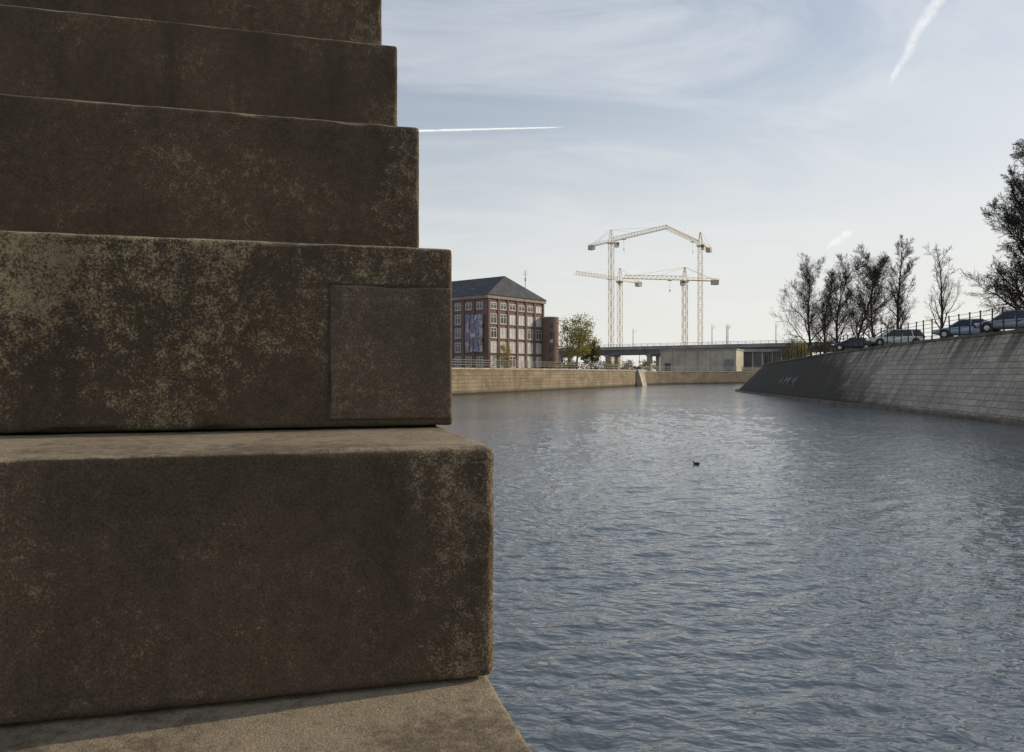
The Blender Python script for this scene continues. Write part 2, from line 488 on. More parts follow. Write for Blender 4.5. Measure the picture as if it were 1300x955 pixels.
def on_right_wall(yv, zv, out=.03):
    i = int(np.argmin(abs(Rp[:, 1]-yv)+1000*(Rp[:, 1] > 135)))
    i = min(i, len(Rp)-2); i = i if Rp[i, 1] <= yv else i-1
    f = (yv-Rp[i, 1])/(Rp[i+1, 1]-Rp[i, 1])
    p = Rp[i]*(1-f)+Rp[i+1]*f; n = Rnrm[i]*(1-f)+Rnrm[i+1]*f
    o = p[3]*zv/p[2]-out
    return Vector((p[0]+n[0]*o, p[1]+n[1]*o, zv+out*.6))
gr_m = mat('faded_white_scrawl', (.26, .255, .245), .85, var=.5, scale=4)
gf = MB()
for st_ in ([(98.6, 1.5), (98.8, 2.3)], [(97.3, 1.45), (97.1, 2.3), (96.2, 1.75), (95.4, 2.35), (95.2, 1.5)], [(94, 2.2), (93.7, 1.8), (92.3, 1.85)], [(92.8, 2.35), (92.6, 1.4)]):
    for (ya, za), (yb, zb_) in zip(st_[:-1], st_[1:]):
        gf.bar(on_right_wall(ya, za), on_right_wall(yb, zb_), .1, .1)
o3 = gf.build('graffiti', gr_m, rw); put_local(rw, o3)

# ------------------------------------------------------------------ banks (terrain)
grass_m = mat('bank_ground', (.13, .115, .07), .95, var=.4, scale=.25)
pave_m = mat('quay_paving', (.24, .21, .17), .9, var=.25, scale=.4)
lb = MB()
poly = [(*(Ltop[i, :2]+Lnrm[i]*.3), 3.22) for i in range(len(Ltop))]+[(*(Ftop[i, :2]+Fnrm[i]*.3), 3.05) for i in range(len(Ftop))]
poly += [(2000, 600, 3.1), (9000, 9000, 3.1), (-9000, 9000, 3.1), (-9000, -35, 3.2)]
lb.quad(*poly)
tag(lb.build('terrain', pave_m), kind='structure')
rb = MB(); n = len(Rtop)
for i in range(n):
    a = Rtop[i]; nx_, ny_ = Rnrm[i]
    rb.v.append((a[0]+nx_*.3, a[1]+ny_*.3, a[2]+.08))
    rb.v.append((a[0]+nx_*2.2+(0), a[1]+ny_*.3, a[2]+.3))
    rb.v.append((330, a[1]+ny_*.3, a[2]+.3))
for i in range(n-1):
    for k in range(2):
        rb.f.append([i*3+k, i*3+k+1, (i+1)*3+k+1, (i+1)*3+k])
tag(rb.build('terrain', grass_m), kind='structure')
def rbank_z(y):
    return float(np.interp(y, Rtop[:, 1], Rtop[:, 2]))+.3

# ------------------------------------------------------------------ railings
def along(path, spacing, y0, y1):
    sel = path[(path[:, 1] >= y0) & (path[:, 1] <= y1)]
    L = np.concatenate([[0], np.cumsum(np.linalg.norm(np.diff(sel, axis=0), axis=1))])
    s = np.arange(0, L[-1], spacing)
    return [Vector([float(np.interp(q, L, sel[:, k])) for k in range(3)]) for q in s]

rail_m = mat('weathered_rail_steel', (.30, .265, .22), .6, .3, .2, 2)
fence_m = mat('dark_fence_steel', (.04, .036, .032), .6, .4, .3, 3)
def railing(name, label, pts, h, heights, m, post_w, rail_w, cat):
    root = tag(empty(name, pts[0]), label, cat)
    o0 = pts[0]
    for hh_ in heights:
        mb = MB()
        mb.tube([p-o0+Vector((0, 0, hh_)) for p in pts], rail_w, 5, (0, 0, 1))
        mb.build('rail', m, root)
    pm = MB().box((0, 0, h/2), (post_w, post_w, h)); pm.box((0, 0, h+.02), (post_w*1.5, post_w*1.5, .05)); pm.box((0, 0, .03), (post_w*2.2, post_w*2.2, .06))
    first = None
    for p in pts:
        if first is None: o = first = pm.build('post', m, root)
        else:
            o = first.copy(); col.objects.link(o); o.parent = root
        o.location = p-o0
        if name == 'bank_fence': o.rotation_euler = (random.uniform(-.05, .05), random.uniform(-.05, .05), 0)
    return root
Lt2 = np.column_stack([Ltop[:, :2]+Lnrm*.25, Ltop[:, 2]+.22])
Ft2 = np.column_stack([Ftop[:, :2]+Fnrm*.2, Ftop[:, 2]+.16])
Rt2 = np.column_stack([Rtop[:, :2]+Rnrm*.3, Rtop[:, 2]+.2])
railing('quay_railing', 'steel railing with three bars along the sunlit left quay wall', along(Lt2, 2., 60, 166), 1.08, (.4, .74, 1.05), rail_m, .08, .03, 'railing')
railing('quay_railing', 'steel railing on the low far quay wall in front of the concrete block building', along(Ft2, 2.4, 169, 236), 1.05, (.4, .74, 1.02), rail_m, .09, .035, 'railing')
railing('bank_fence', 'thin dark post and rail fence along the top of the right quay wall', along(Rt2, 1.5, 34, 141), 1.6, (.3, .62, .94, 1.26, 1.56), fence_m, .07, .017, 'fence')

# ------------------------------------------------------------------ trees
bark_m = mat('dark_bark', (.04, .033, .027), .95, var=.4, scale=3, bump=.5)
twig_m = mat('brown_twigs', (.042, .033, .025), .95, var=.35, scale=1.)
def grow(T, C, p, d, L, r, lev, prm, rnd):
    nseg = (8, 5, 4, 2, 1)[min(lev, 4)]
    pts = [p.copy()]; rad = [r]; q = p.copy(); dd = d.copy()
    wig = (.06, .16, .2, .22, .25)[min(lev, 4)]
    for i in range(nseg):
        dd = (dd+Vector((rnd.gauss(0, wig), rnd.gauss(0, wig), rnd.gauss(0, wig)+prm['up']*(.0 if lev == 0 else .1)))).normalized()
        q = q+dd*(L/nseg); pts.append(q.copy()); rad.append(max(prm['rmin'], r*(1-.85*(i+1)/nseg)))
    (T if lev <= 1 else C).tube(pts, rad, (8, 6, 4, 3, 3)[min(lev, 4)], cap=lev < 2)
    if lev >= prm['levels']: return
    nch = prm['n'][lev]
    for k in range(nch):
        t = prm['t0'][lev]+(1-prm['t0'][lev])*((k+rnd.random())/nch)
        t = min(t, .985); fi = t*nseg; i = int(fi); f = fi-i
        b = pts[i].lerp(pts[i+1], f); rr = rad[i]*(1-f)+rad[i+1]*f
        ax = (pts[i+1]-pts[i]).normalized()
        ang = rnd.uniform(*prm['ang'][lev])
        perp = Matrix.Rotation(2.4*k+rnd.uniform(-.7, .7), 3, ax) @ ax.orthogonal().normalized()
        nd = (ax*math.cos(ang)+perp*math.sin(ang)).normalized()
        ln = L*prm['len'][lev]*(1-prm['tap'][lev]*t)*rnd.uniform(.75, 1.2)
        grow(T, C, b, nd, ln, max(prm['rmin'], rr*.58), lev+1, prm, rnd)

def bare_tree_meshes(seed, H, prm):
    rnd = random.Random(seed); T = MB(); C = MB()
    grow(T, C, Vector((0, 0, -.2)), Vector((rnd.uniform(-.05, .05), rnd.uniform(-.05, .05), 1)).normalized(), H*.95, H*prm.get('r', .015), 0, prm, rnd)
    return T, C
broad = dict(levels=4, n=(19, 9, 7, 5), t0=(.14, .15, .12, .1), ang=((.45, .9), (.35, .8), (.35, .8), (.3, .8)), len=(.46, .52, .55, .75), tap=(.55, .35, .35, .2), up=1.2, rmin=.0105)
slim = dict(levels=4, n=(22, 8, 7, 4), t0=(.12, .15, .15, .1), ang=((.35, .7), (.35, .7), (.35, .8), (.3, .8)), len=(.35, .5, .55, .75), tap=(.6, .4, .4, .2), up=1.3, rmin=.010)
sparse = dict(slim, n=(17, 6, 5, 3), len=(.40, .5, .55, .7), rmin=.008)
dense = dict(levels=4, n=(38, 14, 10, 7), t0=(.06, .1, .1, .1), ang=((.6, 1.1), (.4, .9), (.35, .9), (.3, .8)), len=(.39, .48, .48, .6), tap=(.62, .4, .4, .2), up=.7, rmin=.0105)
def bare_tree(loc, H, seed, prm, label, name='bare_tree', group=None):
    T, C = bare_tree_meshes(seed, H, prm)
    root = tag(empty(name, loc), label, 'tree', group)
    T.build('trunk', bark_m, root, smooth=True); C.build('crown', twig_m, root)
    return root
def rb_at(px, d):
    x = (px-650)/1000*d
    return Vector((x, d, rbank_z(d)))
bare_tree(rb_at(1305, 70), 16.8, 11, dense, 'tall dense leafless tree at the right edge, its twigs forming a dark mass')
bare_tree(rb_at(1196, 86), 11.4, 12, sparse, 'thin sparse leafless tree standing alone between the white car and the silver car')
bare_tree(rb_at(1140, 96), 13.6, 13, slim, 'slim upright leafless tree directly above the white car')
bare_tree(rb_at(1110, 101), 12.6, 14, broad, 'round headed leafless tree just left of the slim tree above the white car')
bare_tree(rb_at(1087, 108), 13.6, 15, slim, 'narrow leafless tree between two rounder bare trees on the right bank')
bare_tree(rb_at(1064, 108), 13.0, 16, broad, 'broad leafless tree in the middle of the bare row on the right bank')
bare_tree(rb_at(1047, 116), 12.8, 17, slim, 'leafless tree second from the water end of the bare row on the right bank')
bare_tree(rb_at(1030, 119), 14.4, 18, broad, 'broad leafless tree at the water end of the bare row on the right bank')

def leaf_mat(name, c1, c2):
    g = G(name); co = g.coord()
    f = g.noise(co, 1.1, 4, .7); f2 = g.noise(co, 9, 2)
    c = g.mix(g.mapr(f, .35, .65), c1, c2)
    c = g.mix(g.mapr(f2, .4, .7, 0, .5), c, tuple(x*.4 for x in c1))
    df = g.n('ShaderNodeBsdfDiffuse'); g.put(df.inputs[0], c)
    tl = g.n('ShaderNodeBsdfTranslucent'); g.put(tl.inputs[0], c)
    mx = g.n('ShaderNodeMixShader'); mx.inputs[0].default_value = .45
    g.nt.links.new(df.outputs[0], mx.inputs[1]); g.nt.links.new(tl.outputs[0], mx.inputs[2])
    o = g.n('ShaderNodeOutputMaterial'); g.nt.links.new(mx.outputs[0], o.inputs[0])
    return g.m
def clumps(mb, c, rad, ncl, nleaf, size, rnd, cl=.28):
    for i in range(ncl):
        v = Vector((rnd.gauss(0, 1), rnd.gauss(0, 1), rnd.gauss(0, 1))).normalized()*(rnd.random()**.45)
        cc = Vector(c)+Vector((v.x*rad[0], v.y*rad[1], v.z*rad[2]))
        k = rnd.uniform(.6, 1.25)
        for j in range(nleaf):
            o = Vector((rnd.gauss(0, 1)*rad[0], rnd.gauss(0, 1)*rad[1], rnd.gauss(0, 1)*rad[2]*.8))*cl*k*.6
            mb.leaf(cc+o, size*rnd.uniform(.7, 1.3))
autumn_m = leaf_mat('autumn_leaves', (.22, .20, .07), (.39, .34, .11))
green_m = leaf_mat('dull_green_leaves', (.10, .10, .05), (.17, .16, .07))
yellow_m = leaf_mat('yellow_leaves', (.24, .19, .05), (.40, .31, .08))
brown_m = leaf_mat('brown_leaves', (.10, .078, .045), (.18, .14, .075))
def leafy_tree(loc, H, Wd, seed, m, label, n=70, nl=60, ls=.32):
    rnd = random.Random(seed); random.seed(seed)
    root = tag(empty('autumn_tree', loc), label, 'tree')
    T = MB(); C = MB()
    prm = dict(levels=2, n=(11, 5), t0=(.25, .3), ang=((.5, 1.), (.4, .9)), len=(.45, .5), tap=(.5, .4), up=1., rmin=.03)
    grow(T, T, Vector((0, 0, -.2)), Vector((0, 0, 1)), H*.85, H*.02, 0, prm, rnd)
    T.build('trunk', bark_m, root, smooth=True)
    clumps(C, (0, 0, H*.56), (Wd/2, Wd/2, H*.40), n, nl, ls, rnd, .22)
    C.build('crown', m, root)
    return root
leafy_tree((12.6, 154, 3.2), 11.4, 8.0, 31, autumn_m, 'yellow green autumn tree beside the right end of the brick building', 105, 55, .30)
leafy_tree((16.8, 168, 3.2), 7.0, 4.6, 32, green_m, 'small dull green tree just right of the autumn tree on the left bank', 60)
def shrub(loc, H, Wd, seed, m, label, n=26, nl=45, ls=.2, group=None):
    rnd = random.Random(seed); random.seed(seed)
    root = tag(empty('shrub', loc), label, 'shrub', group)
    S_ = MB()
    for i in range(7):
        a_ = i*.9; S_.tube([(0, 0, -.1), (math.cos(a_)*Wd*.15, math.sin(a_)*Wd*.15, H*.4), (math.cos(a_)*Wd*.3, math.sin(a_)*Wd*.3, H*.75)], [.05, .035, .015], 4)
    S_.build('stem', bark_m, root)
    C = MB(); clumps(C, (0, 0, H*.52), (Wd/2, Wd/2, H*.46), n, nl, ls, rnd, .3)
    C.build('foliage', m, root)
    return root
def lb_at(px, d): return ((px-650)/1000*d, d, 3.15)
shrub(lb_at(641, 121), 4.0, 3.2, 41, yellow_m, 'yellow shrub in front of the brick building behind the railing')
shrub(lb_at(757, 172), 2.6, 4.2, 42, green_m, 'dull green shrub under the left end of the bridge')
shrub(lb_at(776, 176), 3.4, 4.0, 43, yellow_m, 'yellow shrub in front of the first bridge pier')
shrub(lb_at(797, 182), 2.6, 4.0, 44, brown_m, 'brown shrub left of the end of the sunlit quay wall')
shrub(lb_at(820, 198), 3.6, 3.6, 45, autumn_m, 'yellow green shrub left of the concrete block building')
shrub(lb_at(722, 150), 2.4, 4.5, 46, brown_m, 'brown shrub at the foot of the autumn tree')
shrub(rb_at(1004, 122), 4.6, 3.6, 47, brown_m, 'brown scrubby bush at the tip of the right bank')
shrub(rb_at(1016, 112), 3.0, 3.0, 48, autumn_m, 'yellow green bush under the leafless trees near the tip of the right bank')
shrub(rb_at(1045, 105), 2.6, 4.0, 49, brown_m, 'low brown bush behind the fence under the leafless trees')

# ------------------------------------------------------------------ brick warehouse
g = G('red_brick'); co = g.coord(); f = g.noise(co, .5, 5, .65); f2 = g.noise(co, 6, 3)
c = g.mix(g.mapr(f, .3, .7), (.16, .102, .090), (.20, .126, .112)); c = g.mix(g.mapr(f2, .4, .7, 0, .4), c, (.13, .095, .087))  # brick tones greyed and lightened, distance haze mixed into the colour
brick_m = g.bsdf(c, .9)
slate_m = mat('slate_roof', (.058, .062, .07), .85, var=.3, scale=.8, bump=.3)
white_m = mat('white_window_paint', (.54, .53, .50), .6, var=.06, scale=3)
blind_m = mat('pale_blinds', (.54, .54, .52), .4, var=.2, scale=.8)
glass_m = mat('dark_glass', (.07, .075, .085), .14, var=.3, scale=1.)
stonetrim_m = mat('sandstone_trim', (.28, .235, .195), .85, var=.2, scale=1.)
Q = Vector((-4.65, 150, 3.2)); BA = R(50); La, Lb, BH = 17.5, 42., 14.2
bld = tag(empty('brick_building', Q, BA), 'five storey red brick warehouse with dark slate hipped roof on the left bank', 'building')
MB().bb(0, La, 0, Lb, -.3, BH).build('wall', brick_m, bld)
rfm = MB(); e = .55
c00, c10, c11, c01 = (-e, -e, BH+.3), (La+e, -e, BH+.3), (La+e, Lb+e, BH+.3), (-e, Lb+e, BH+.3)
ra, rb_ = (La/2, 3.2, BH+4.9), (La/2, Lb-5, BH+4.9)
rfm.quad(c00, c10, ra); rfm.quad(c10, c11, rb_, ra); rfm.quad(c11, c01, rb_); rfm.quad(c01, c00, ra, rb_); rfm.quad(c01, c11, c10, c00)
roof = rfm.build('roof', slate_m, bld)
MB().bb(-.35, La+.35, -.35, 0, BH-.35, BH+.29).bb(-.35, 0, 0, Lb, BH-.35, BH+.29).bb(La, La+.35, 0, Lb, BH-.35, BH+.29).build('cornice', stonetrim_m, bld)
hatch_m = mat('roof_hatch_zinc', (.10, .105, .115), .6)
for yv in (6, 11, 16):
    s = MB(); sl = math.atan2(4.6, La/2+e); M = Matrix.Rotation(-sl, 3, 'Y')
    s.box((2.4, yv, BH+.3+(2.4+e)*math.tan(sl)+.06), (1.1, .9, .12), M)
    s.build('roof_hatch', hatch_m, roof)
rnd = random.Random(5)
def window(cx, cz, w_, h_, face, pane_m):
    def pt(u, z, o): return (u, -o, z) if face == 'front' else (-o, u, z)
    def bx(mb, u0, u1, z0, z1, o0, o1):
        a_ = pt(u0, z0, o0); b_ = pt(u1, z1, o1)
        mb.bb(min(a_[0], b_[0]), max(a_[0], b_[0]), min(a_[1], b_[1]), max(a_[1], b_[1]), z0, z1)
    fr = MB(); t = .13
    bx(fr, cx-w_/2, cx-w_/2+t, cz-h_/2, cz+h_/2, 0, .09); bx(fr, cx+w_/2-t, cx+w_/2, cz-h_/2, cz+h_/2, 0, .09)
    bx(fr, cx-w_/2+t, cx+w_/2-t, cz-h_/2, cz-h_/2+t, 0, .085); bx(fr, cx-w_/2+t, cx+w_/2-t, cz+h_/2-t, cz+h_/2, 0, .085)
    bx(fr, cx-.06, cx+.06, cz-h_/2+t, cz+h_/2-t, 0, .08)
    bx(fr, cx-w_/2+t, cx-.06, cz+h_*.16, cz+h_*.16+.09, 0, .075); bx(fr, cx+.06, cx+w_/2-t, cz+h_*.16, cz+h_*.16+.09, 0, .075)
    wn = fr.build('window', white_m, bld)
    pn = MB(); bx(pn, cx-w_/2+t, cx+w_/2-t, cz-h_/2+t, cz+h_/2-t, 0, .03); pn.build('pane', pane_m, wn)
    sl_ = MB(); bx(sl_, cx-w_/2-.12, cx+w_/2+.12, cz-h_/2-.16, cz-h_/2-.003, 0, .16); sl_.build('sill', stonetrim_m, wn)
rows = (1.75, 4.55, 7.3, 10.0, 12.5)
fcols = [1.7+i*2.8 for i in range(6)]
for cx in fcols:
    for ri, cz in enumerate(rows):
        window(cx, cz, 1.85, (2.25, 2.15, 2.0, 1.9, 1.3)[ri], 'front', blind_m if rnd.random() < (.85, .75, .5, .4, .25)[ri] else glass_m)
for cy in (2., 4.9, 7.8, 10.7, 13.6, 16.5, 19.4):
    for ri, cz in enumerate(rows):
        window(cy, cz, 1.6, 1.9 if ri < 4 else 1.4, 'side', glass_m)
for px_ in [.3]+[3.1+i*2.8 for i in range(5)]+[17.2]:
    MB().bb(px_-.22, px_+.22, -.2, 0, 0, BH-.36).build('pilaster', brick_m, bld)
for py_ in (3.45, 6.35, 9.25, 12.15, 15.05, 17.95):
    MB().bb(-.2, 0, py_-.25, py_+.25, 0, BH-.36).build('pilaster', brick_m, bld)
tw = MB(); N_ = 28; tx_, ty_ = La+.9, -.8
tw.tube([(tx_, ty_, -.3), (tx_, ty_, 10.8)], 1.9, N_); tw.build('stair_tower', brick_m, bld)
tt = MB(); tt.tube([(tx_, ty_, 10.8), (tx_, ty_, 11.1)], 2.0, N_); tt.build('tower_cap', stonetrim_m, bld)
for zz in (2., 4.6, 7.2, 9.4):
    MB().box((tx_-1.3, ty_-1.40, zz), (.7, .1, 1.2), Matrix.Rotation(-.75, 3, 'Z')).build('tower_window', glass_m, bld)

def banner_mat(name, c1, c2, c3, seed):
    g = G(name); co = g.coord()
    f = g.noise(g.mapping(co, (.8, .8, .5), loc=(seed, seed, 0)), 1.2, 3, .6); f2 = g.noise(g.mapping(co, (1, 1, .7), loc=(0, seed*2, seed)), 1.7, 3, .6)
    c = g.mix(g.mapr(f, .44, .52), c1, c2); c = g.mix(g.mapr(f2, .50, .56), c, c3)
    return g.bsdf(c, .85)
blue_, pink_, pale_ = (.15, .19, .31), (.34, .17, .20), (.44, .45, .48)
Mb = Matrix.Translation(Q) @ Matrix.Rotation(BA, 4, 'Z')
for i, (yv, cs) in enumerate(((1.3, (blue_, pink_, pale_)), (2.4, (pink_, blue_, pale_)), (3.5, (pale_, blue_, pink_)), (4.7, (pink_, pale_, blue_)))):
    base = Mb @ Vector((-.7, yv, 3.6))
    r_ = tag(empty('facade_banner', base, BA+R(90)), ['patterned banner nearest the corner of the brick building', 'patterned banner, second from the corner of the brick building', 'patterned banner, third from the corner of the brick building', 'patterned banner farthest from the corner of the brick building'][i], 'banner')
    m = MB()
    for k in range(9):
        for s_ in (-.5, .5):
            m.v.append((s_, .08*math.sin(k*1.1+s_*2+i), 7.2*k/8))
    for k in range(8): m.f.append([k*2, k*2+1, k*2+3, k*2+2])
    m.build('cloth', banner_mat('patterned_cloth', *cs, i*3.3+1), r_, smooth=True)
    MB().tube([(-.54, 0, 7.25), (.54, 0, 7.25)], .04, 6).tube([(0, 0, 7.25), (0, -.62, 7.25)], .03, 5).build('rod', fence_m, r_)
fp = Mb @ Vector((14.6, 2.6, BH+1.9))
fl = tag(empty('roof_mast', fp), 'thin pale mast standing on the roof of the brick building', 'mast')
MB().tube([(0, 0, -1.), (0, 0, 4.8)], [.10, .06], 6).build('pole', white_m, fl)
MB().bar((-.5, 0, 3.8), (.5, 0, 3.8), .06).bar((-.35, 0, 4.3), (.35, 0, 4.3), .06).bb(-.14, .14, -.14, .14, 2.4, 3.1).build('antenna', white_m, fl)

# ------------------------------------------------------------------ tower cranes
cream_m = mat('cream_crane_steel', (.66, .58, .43), .5, .0, .1, .3)
orange_m = mat('orange_crane_steel', (.66, .45, .17), .5, .0, .1, .3)
cw_m = mat('crane_concrete', (.48, .45, .40), .9, var=.15, scale=.5)
cab_m = mat('crane_cab_paint', (.66, .62, .54), .5, var=.1)
def crane(base, hz, apex, tip, cnt, label, crane_m=cream_m):
    a_ = math.atan2(tip[1], tip[0]); LJ = math.hypot(*tip); LC = math.hypot(*cnt)
    root = tag(empty('tower_crane', base, a_), label, 'crane', None)
    fd = MB().bb(-3, 3, -3, 3, -.2, 1.); fd.build('foundation', cw_m, root)
    m = MB(); s = .8; w_ = .14; n = int(hz/2.4); dz = (hz-1.)/n
    for sx in (-s, s):
        for sy in (-s, s): m.bar((sx, sy, 1.), (sx, sy, hz), w_)
    crn = [(-s, -s), (s, -s), (s, s), (-s, s)]
    for i in range(n):
        z0 = 1+i*dz; z1 = z0+dz
        for k in range(4):
            p, q = crn[k], crn[(k+1) % 4]
            if (i+k) % 2: p, q = q, p
            m.bar((*p, z0), (*q, z1), .075)
            m.bar((*p, z1), (*q, z1), .065)
    m.build('mast', crane_m, root)
    MB().bb(-1.2, 1.2, -1.2, 1.2, hz-.4, hz+.3).build('slewing_ring', crane_m, root)
    h = MB()
    for sx in (-.9, .9):
        for sy in (-.8, .8): h.bar((sx, sy, hz+.3), (sx*.2, sy*.2, apex), .16)
    for f_ in (.35, .65):
        z = hz+.3+(apex-hz-.3)*f_; q = .9*(1-.8*f_)
        for sy in (-q, q): h.bar((-q, sy, z), (q, sy, z), .1)
    h.build('tower_head', crane_m, root)
    j = MB(); z0 = hz+.5; hj = 1.6; n = int(LJ/1.9); dx_ = (LJ-1)/n
    for sy in (-.65, .65): j.bar((1., sy, z0), (LJ, sy, z0), .14)
    j.bar((1., 0, z0+hj), (LJ-.8, 0, z0+hj*.8), .15)
    for i in range(n):
        x0 = 1+i*dx_; x1 = x0+dx_; xm = (x0+x1)/2
        for sy in (-.65, .65):
            j.bar((x0, sy, z0), (xm, 0, z0+hj*.95), .075); j.bar((xm, 0, z0+hj*.95), (x1, sy, z0), .075)
        j.bar((x0, -.65, z0), (x1, .65, z0), .065)
    j.build('jib', crane_m, root)
    c_ = MB()
    for sy in (-.8, .8):
        c_.bar((-1, sy, z0), (-LC, sy, z0), .22); c_.bar((-1, sy, z0+1.), (-LC, sy, z0+1.), .07)
        for i in range(6): xx = -1-(LC-1)*i/5; c_.bar((xx, sy, z0), (xx, sy, z0+1.), .06)
    for i in range(6): xx = -1-(LC-1)*i/5; c_.bar((xx, -.8, z0), (xx, .8, z0), .14)
    c_.build('counter_jib', crane_m, root)
    for k in range(3): MB().bb(-LC+.2+k*.9, -LC+.95+k*.9, -1., 1., z0-1.5, z0+.5).build('counterweight', cw_m, root)
    p_ = MB()
    for fr in (.42, .8): p_.bar((0, .1, apex), (LJ*fr, 0, z0+hj*.9), .07)
    p_.bar((0, -.5, apex), (-LC+1, -.8, z0+.1), .07); p_.bar((0, .5, apex), (-LC+1, .8, z0+.1), .07)
    p_.build('tie_bar', crane_m, root)
    cb = bevel(MB().bb(.9, 2.5, .95, 2.3, hz-1.9, hz+.2).build('cab', cab_m, root), .1)
    MB().bb(2.5, 2.53, 1.1, 2.15, hz-1.2, hz+.0).bb(1.1, 2.3, 2.3, 2.33, hz-1., hz+.0).build('cab_glass', glass_m, cb)
    tx = LJ*.22
    tr = MB().bb(tx, tx+1.4, -.7, .7, z0-.4, z0-.12).build('trolley', crane_m, root)
    hk = MB(); hk.bar((tx+.5, 0, z0-.4), (tx+.5, 0, z0-4), .035); hk.bar((tx+.9, 0, z0-.4), (tx+.9, 0, z0-4), .035)
    hk.bb(tx+.45, tx+.95, -.15, .15, z0-4.5, z0-4); hk.tube([(tx+.7, 0, z0-4.5), (tx+.7, 0, z0-4.9), (tx+.9, 0, z0-5.1), (tx+1., 0, z0-4.8)], .05, 5, (0, 1, 0))
    hk.build('hook_block', crane_m, tr)
    return root
B0 = 3.1
crane((40.3, 320, B0), 52.2, 57.5, (17.1, -30), (-6.9, 13.5), 'tall cream tower crane on the left, its jib reaching right to meet another jib')
crane((76.5, 320, B0), 51., 56.6, (-21, -36), (7.7, 11), 'tall cream tower crane on the right, its jib reaching left to meet another jib')
crane((45.2, 330, B0), 37.6, 43.3, (-20.5, -21), (10, 11), 'shorter cream tower crane with its jib pointing left past the tall left crane')
crane((68, 310, B0), 35.4, 41, (-25, -6), (14, 3.5), 'shorter orange yellow tower crane standing just left of the tall right crane', orange_m)

# ------------------------------------------------------------------ viaduct and structures below it
conc_m = mat('grey_concrete', (.30, .29, .27), .85, var=.2, scale=.2, bump=.2)
girder_m = mat('dark_girder', (.13, .135, .14), .7, .2, .25, .2)
b0 = Vector((31, 282, 0)); bv = Vector((52, -44, 0)); bl = bv.length; bu = bv/bl
st0 = b0-bu*60
br = tag(empty('railway_bridge', (st0.x, st0.y, 3.), math.atan2(bu.y, bu.x)), 'long flat dark railway viaduct crossing behind the concrete block building', 'bridge')
BL = 60+bl+75
bevel(MB().bb(0, BL, 0, 9, 7.6, 8.3).build('deck', conc_m, br), .05)
MB().bb(0, BL, .5, 1.1, 5.9, 7.6).build('girder', girder_m, br); MB().bb(0, BL, 7.9, 8.5, 5.9, 7.6).build('girder', girder_m, br)
pr = MB().bb(0, BL, -.1, .1, 8.3, 8.75)
for i in range(int(BL/2.5)): pr.bb(i*2.5, i*2.5+.1, -.05, .05, 8.75, 9.5)
pr.bb(0, BL, -.05, .05, 9.5, 9.6); pr.bb(0, BL, -.04, .04, 9.1, 9.17)
pr.build('parapet', conc_m, br)
first = None
for s in (18, 42, 63, 80, 97, 114, 131, 155, 180):
    if first is None:
        p_ = MB().bb(-.7, .7, .8, 2.2, -.5, 5.9).bb(-.7, .7, 6.8, 8.2, -.5, 5.9).bb(-.9, .9, .3, 8.7, 5.3, 5.895); first = p_.build('pier', conc_m, br); o = first
    else: o = first.copy(); col.objects.link(o); o.parent = br
    o.location = (s, 0, 0)
mast0 = None
for i, s in enumerate((70, 103, 105.5, 108.5, 122, 52)):
    p = st0+bu*s+Vector((bu.y*-1, bu.x, 0))*(1.6 if i % 2 else 7.)
    if mast0 is None:
        r_ = empty('catenary_mast', (p.x, p.y, 11.3), math.atan2(bu.y, bu.x)+R(90))
        MB().tube([(0, 0, 0), (0, 0, 7.)], [.16, .1], 6).bb(-.3, .3, -.3, .3, -.02, .3).build('pole', cw_m, r_)
        MB().bar((0, 0, 6.2), (2.6, 0, 6.5), .1).bar((0, 0, 5.3), (2.4, 0, 6.3), .08).build('arm', cw_m, r_)
        mast0 = r_
    else: r_ = copy_tree(mast0); r_.location = (p.x, p.y, 11.3)
    tag(r_, 'thin grey catenary mast standing on the railway viaduct', 'mast', 'masts along the railway viaduct')
tanc_m = mat('tan_concrete', (.44, .40, .325), .9, var=.2, scale=.25, bump=.2)
cbp = Vector((42.2, 224, 3.05)); ca = math.atan2(-9, 19)
cb = tag(empty('concrete_building', cbp, ca), 'windowless tan concrete block building beside the water in front of the viaduct', 'building')
MB().bb(0, 21, 0, 12, -.2, 5.9).build('wall', tanc_m, cb)
MB().bb(-.25, 21.25, -.25, 12.25, 5.9, 6.25).build('roof', conc_m, cb)
jm = mat('joint_grey', (.2, .18, .15))
for i in range(1, 6): MB().bb(i*3.5-.05, i*3.5+.05, -.03, 0, 0, 5.9).build('joint', jm, cb)
MB().bb(1.2, 3.0, -.06, 0, 0, 2.4).build('door', girder_m, cb)
MB().bb(17.9, 20.4, -.06, 0, .2, 3.4).build('gate', mat('gate_grey', (.22, .22, .22)), cb)
pv = tag(empty('pavilion', (66.2, 236, 3.05), R(-22)), 'dark glass pavilion with pale columns and flat roof right of the concrete block building', 'building')
MB().bb(0, 17, 1.2, 9, -.1, 5.8).build('glazing', glass_m, pv)
MB().bb(-.6, 17.6, -.6, 10, 5.8, 6.6).build('roof', conc_m, pv)
for i in range(7):
    MB().bb(i*2.75, i*2.75+.4, .2, .6, -.1, 5.8).build('column', tanc_m, pv)
MB().bb(0, 17, .9, 1.2, -.1, 1.1).build('plinth', tanc_m, pv)
random.seed(9); rnd = random.Random(9)
ft = MB()
for i in range(60):
    cx = -40+i*6; hh_ = rnd.uniform(3, 7)
    clumps(ft, (cx, 430+rnd.uniform(-15, 15), 3+hh_*.5), (5, 5, hh_*.5), 8, 10, 1.3, rnd, .4)
fo = ft.build('woodland', leaf_mat('far_trees', (.12, .115, .09), (.2, .18, .14))); tag(fo, 'hazy far wood behind the railway viaduct', 'wood', kind='stuff')

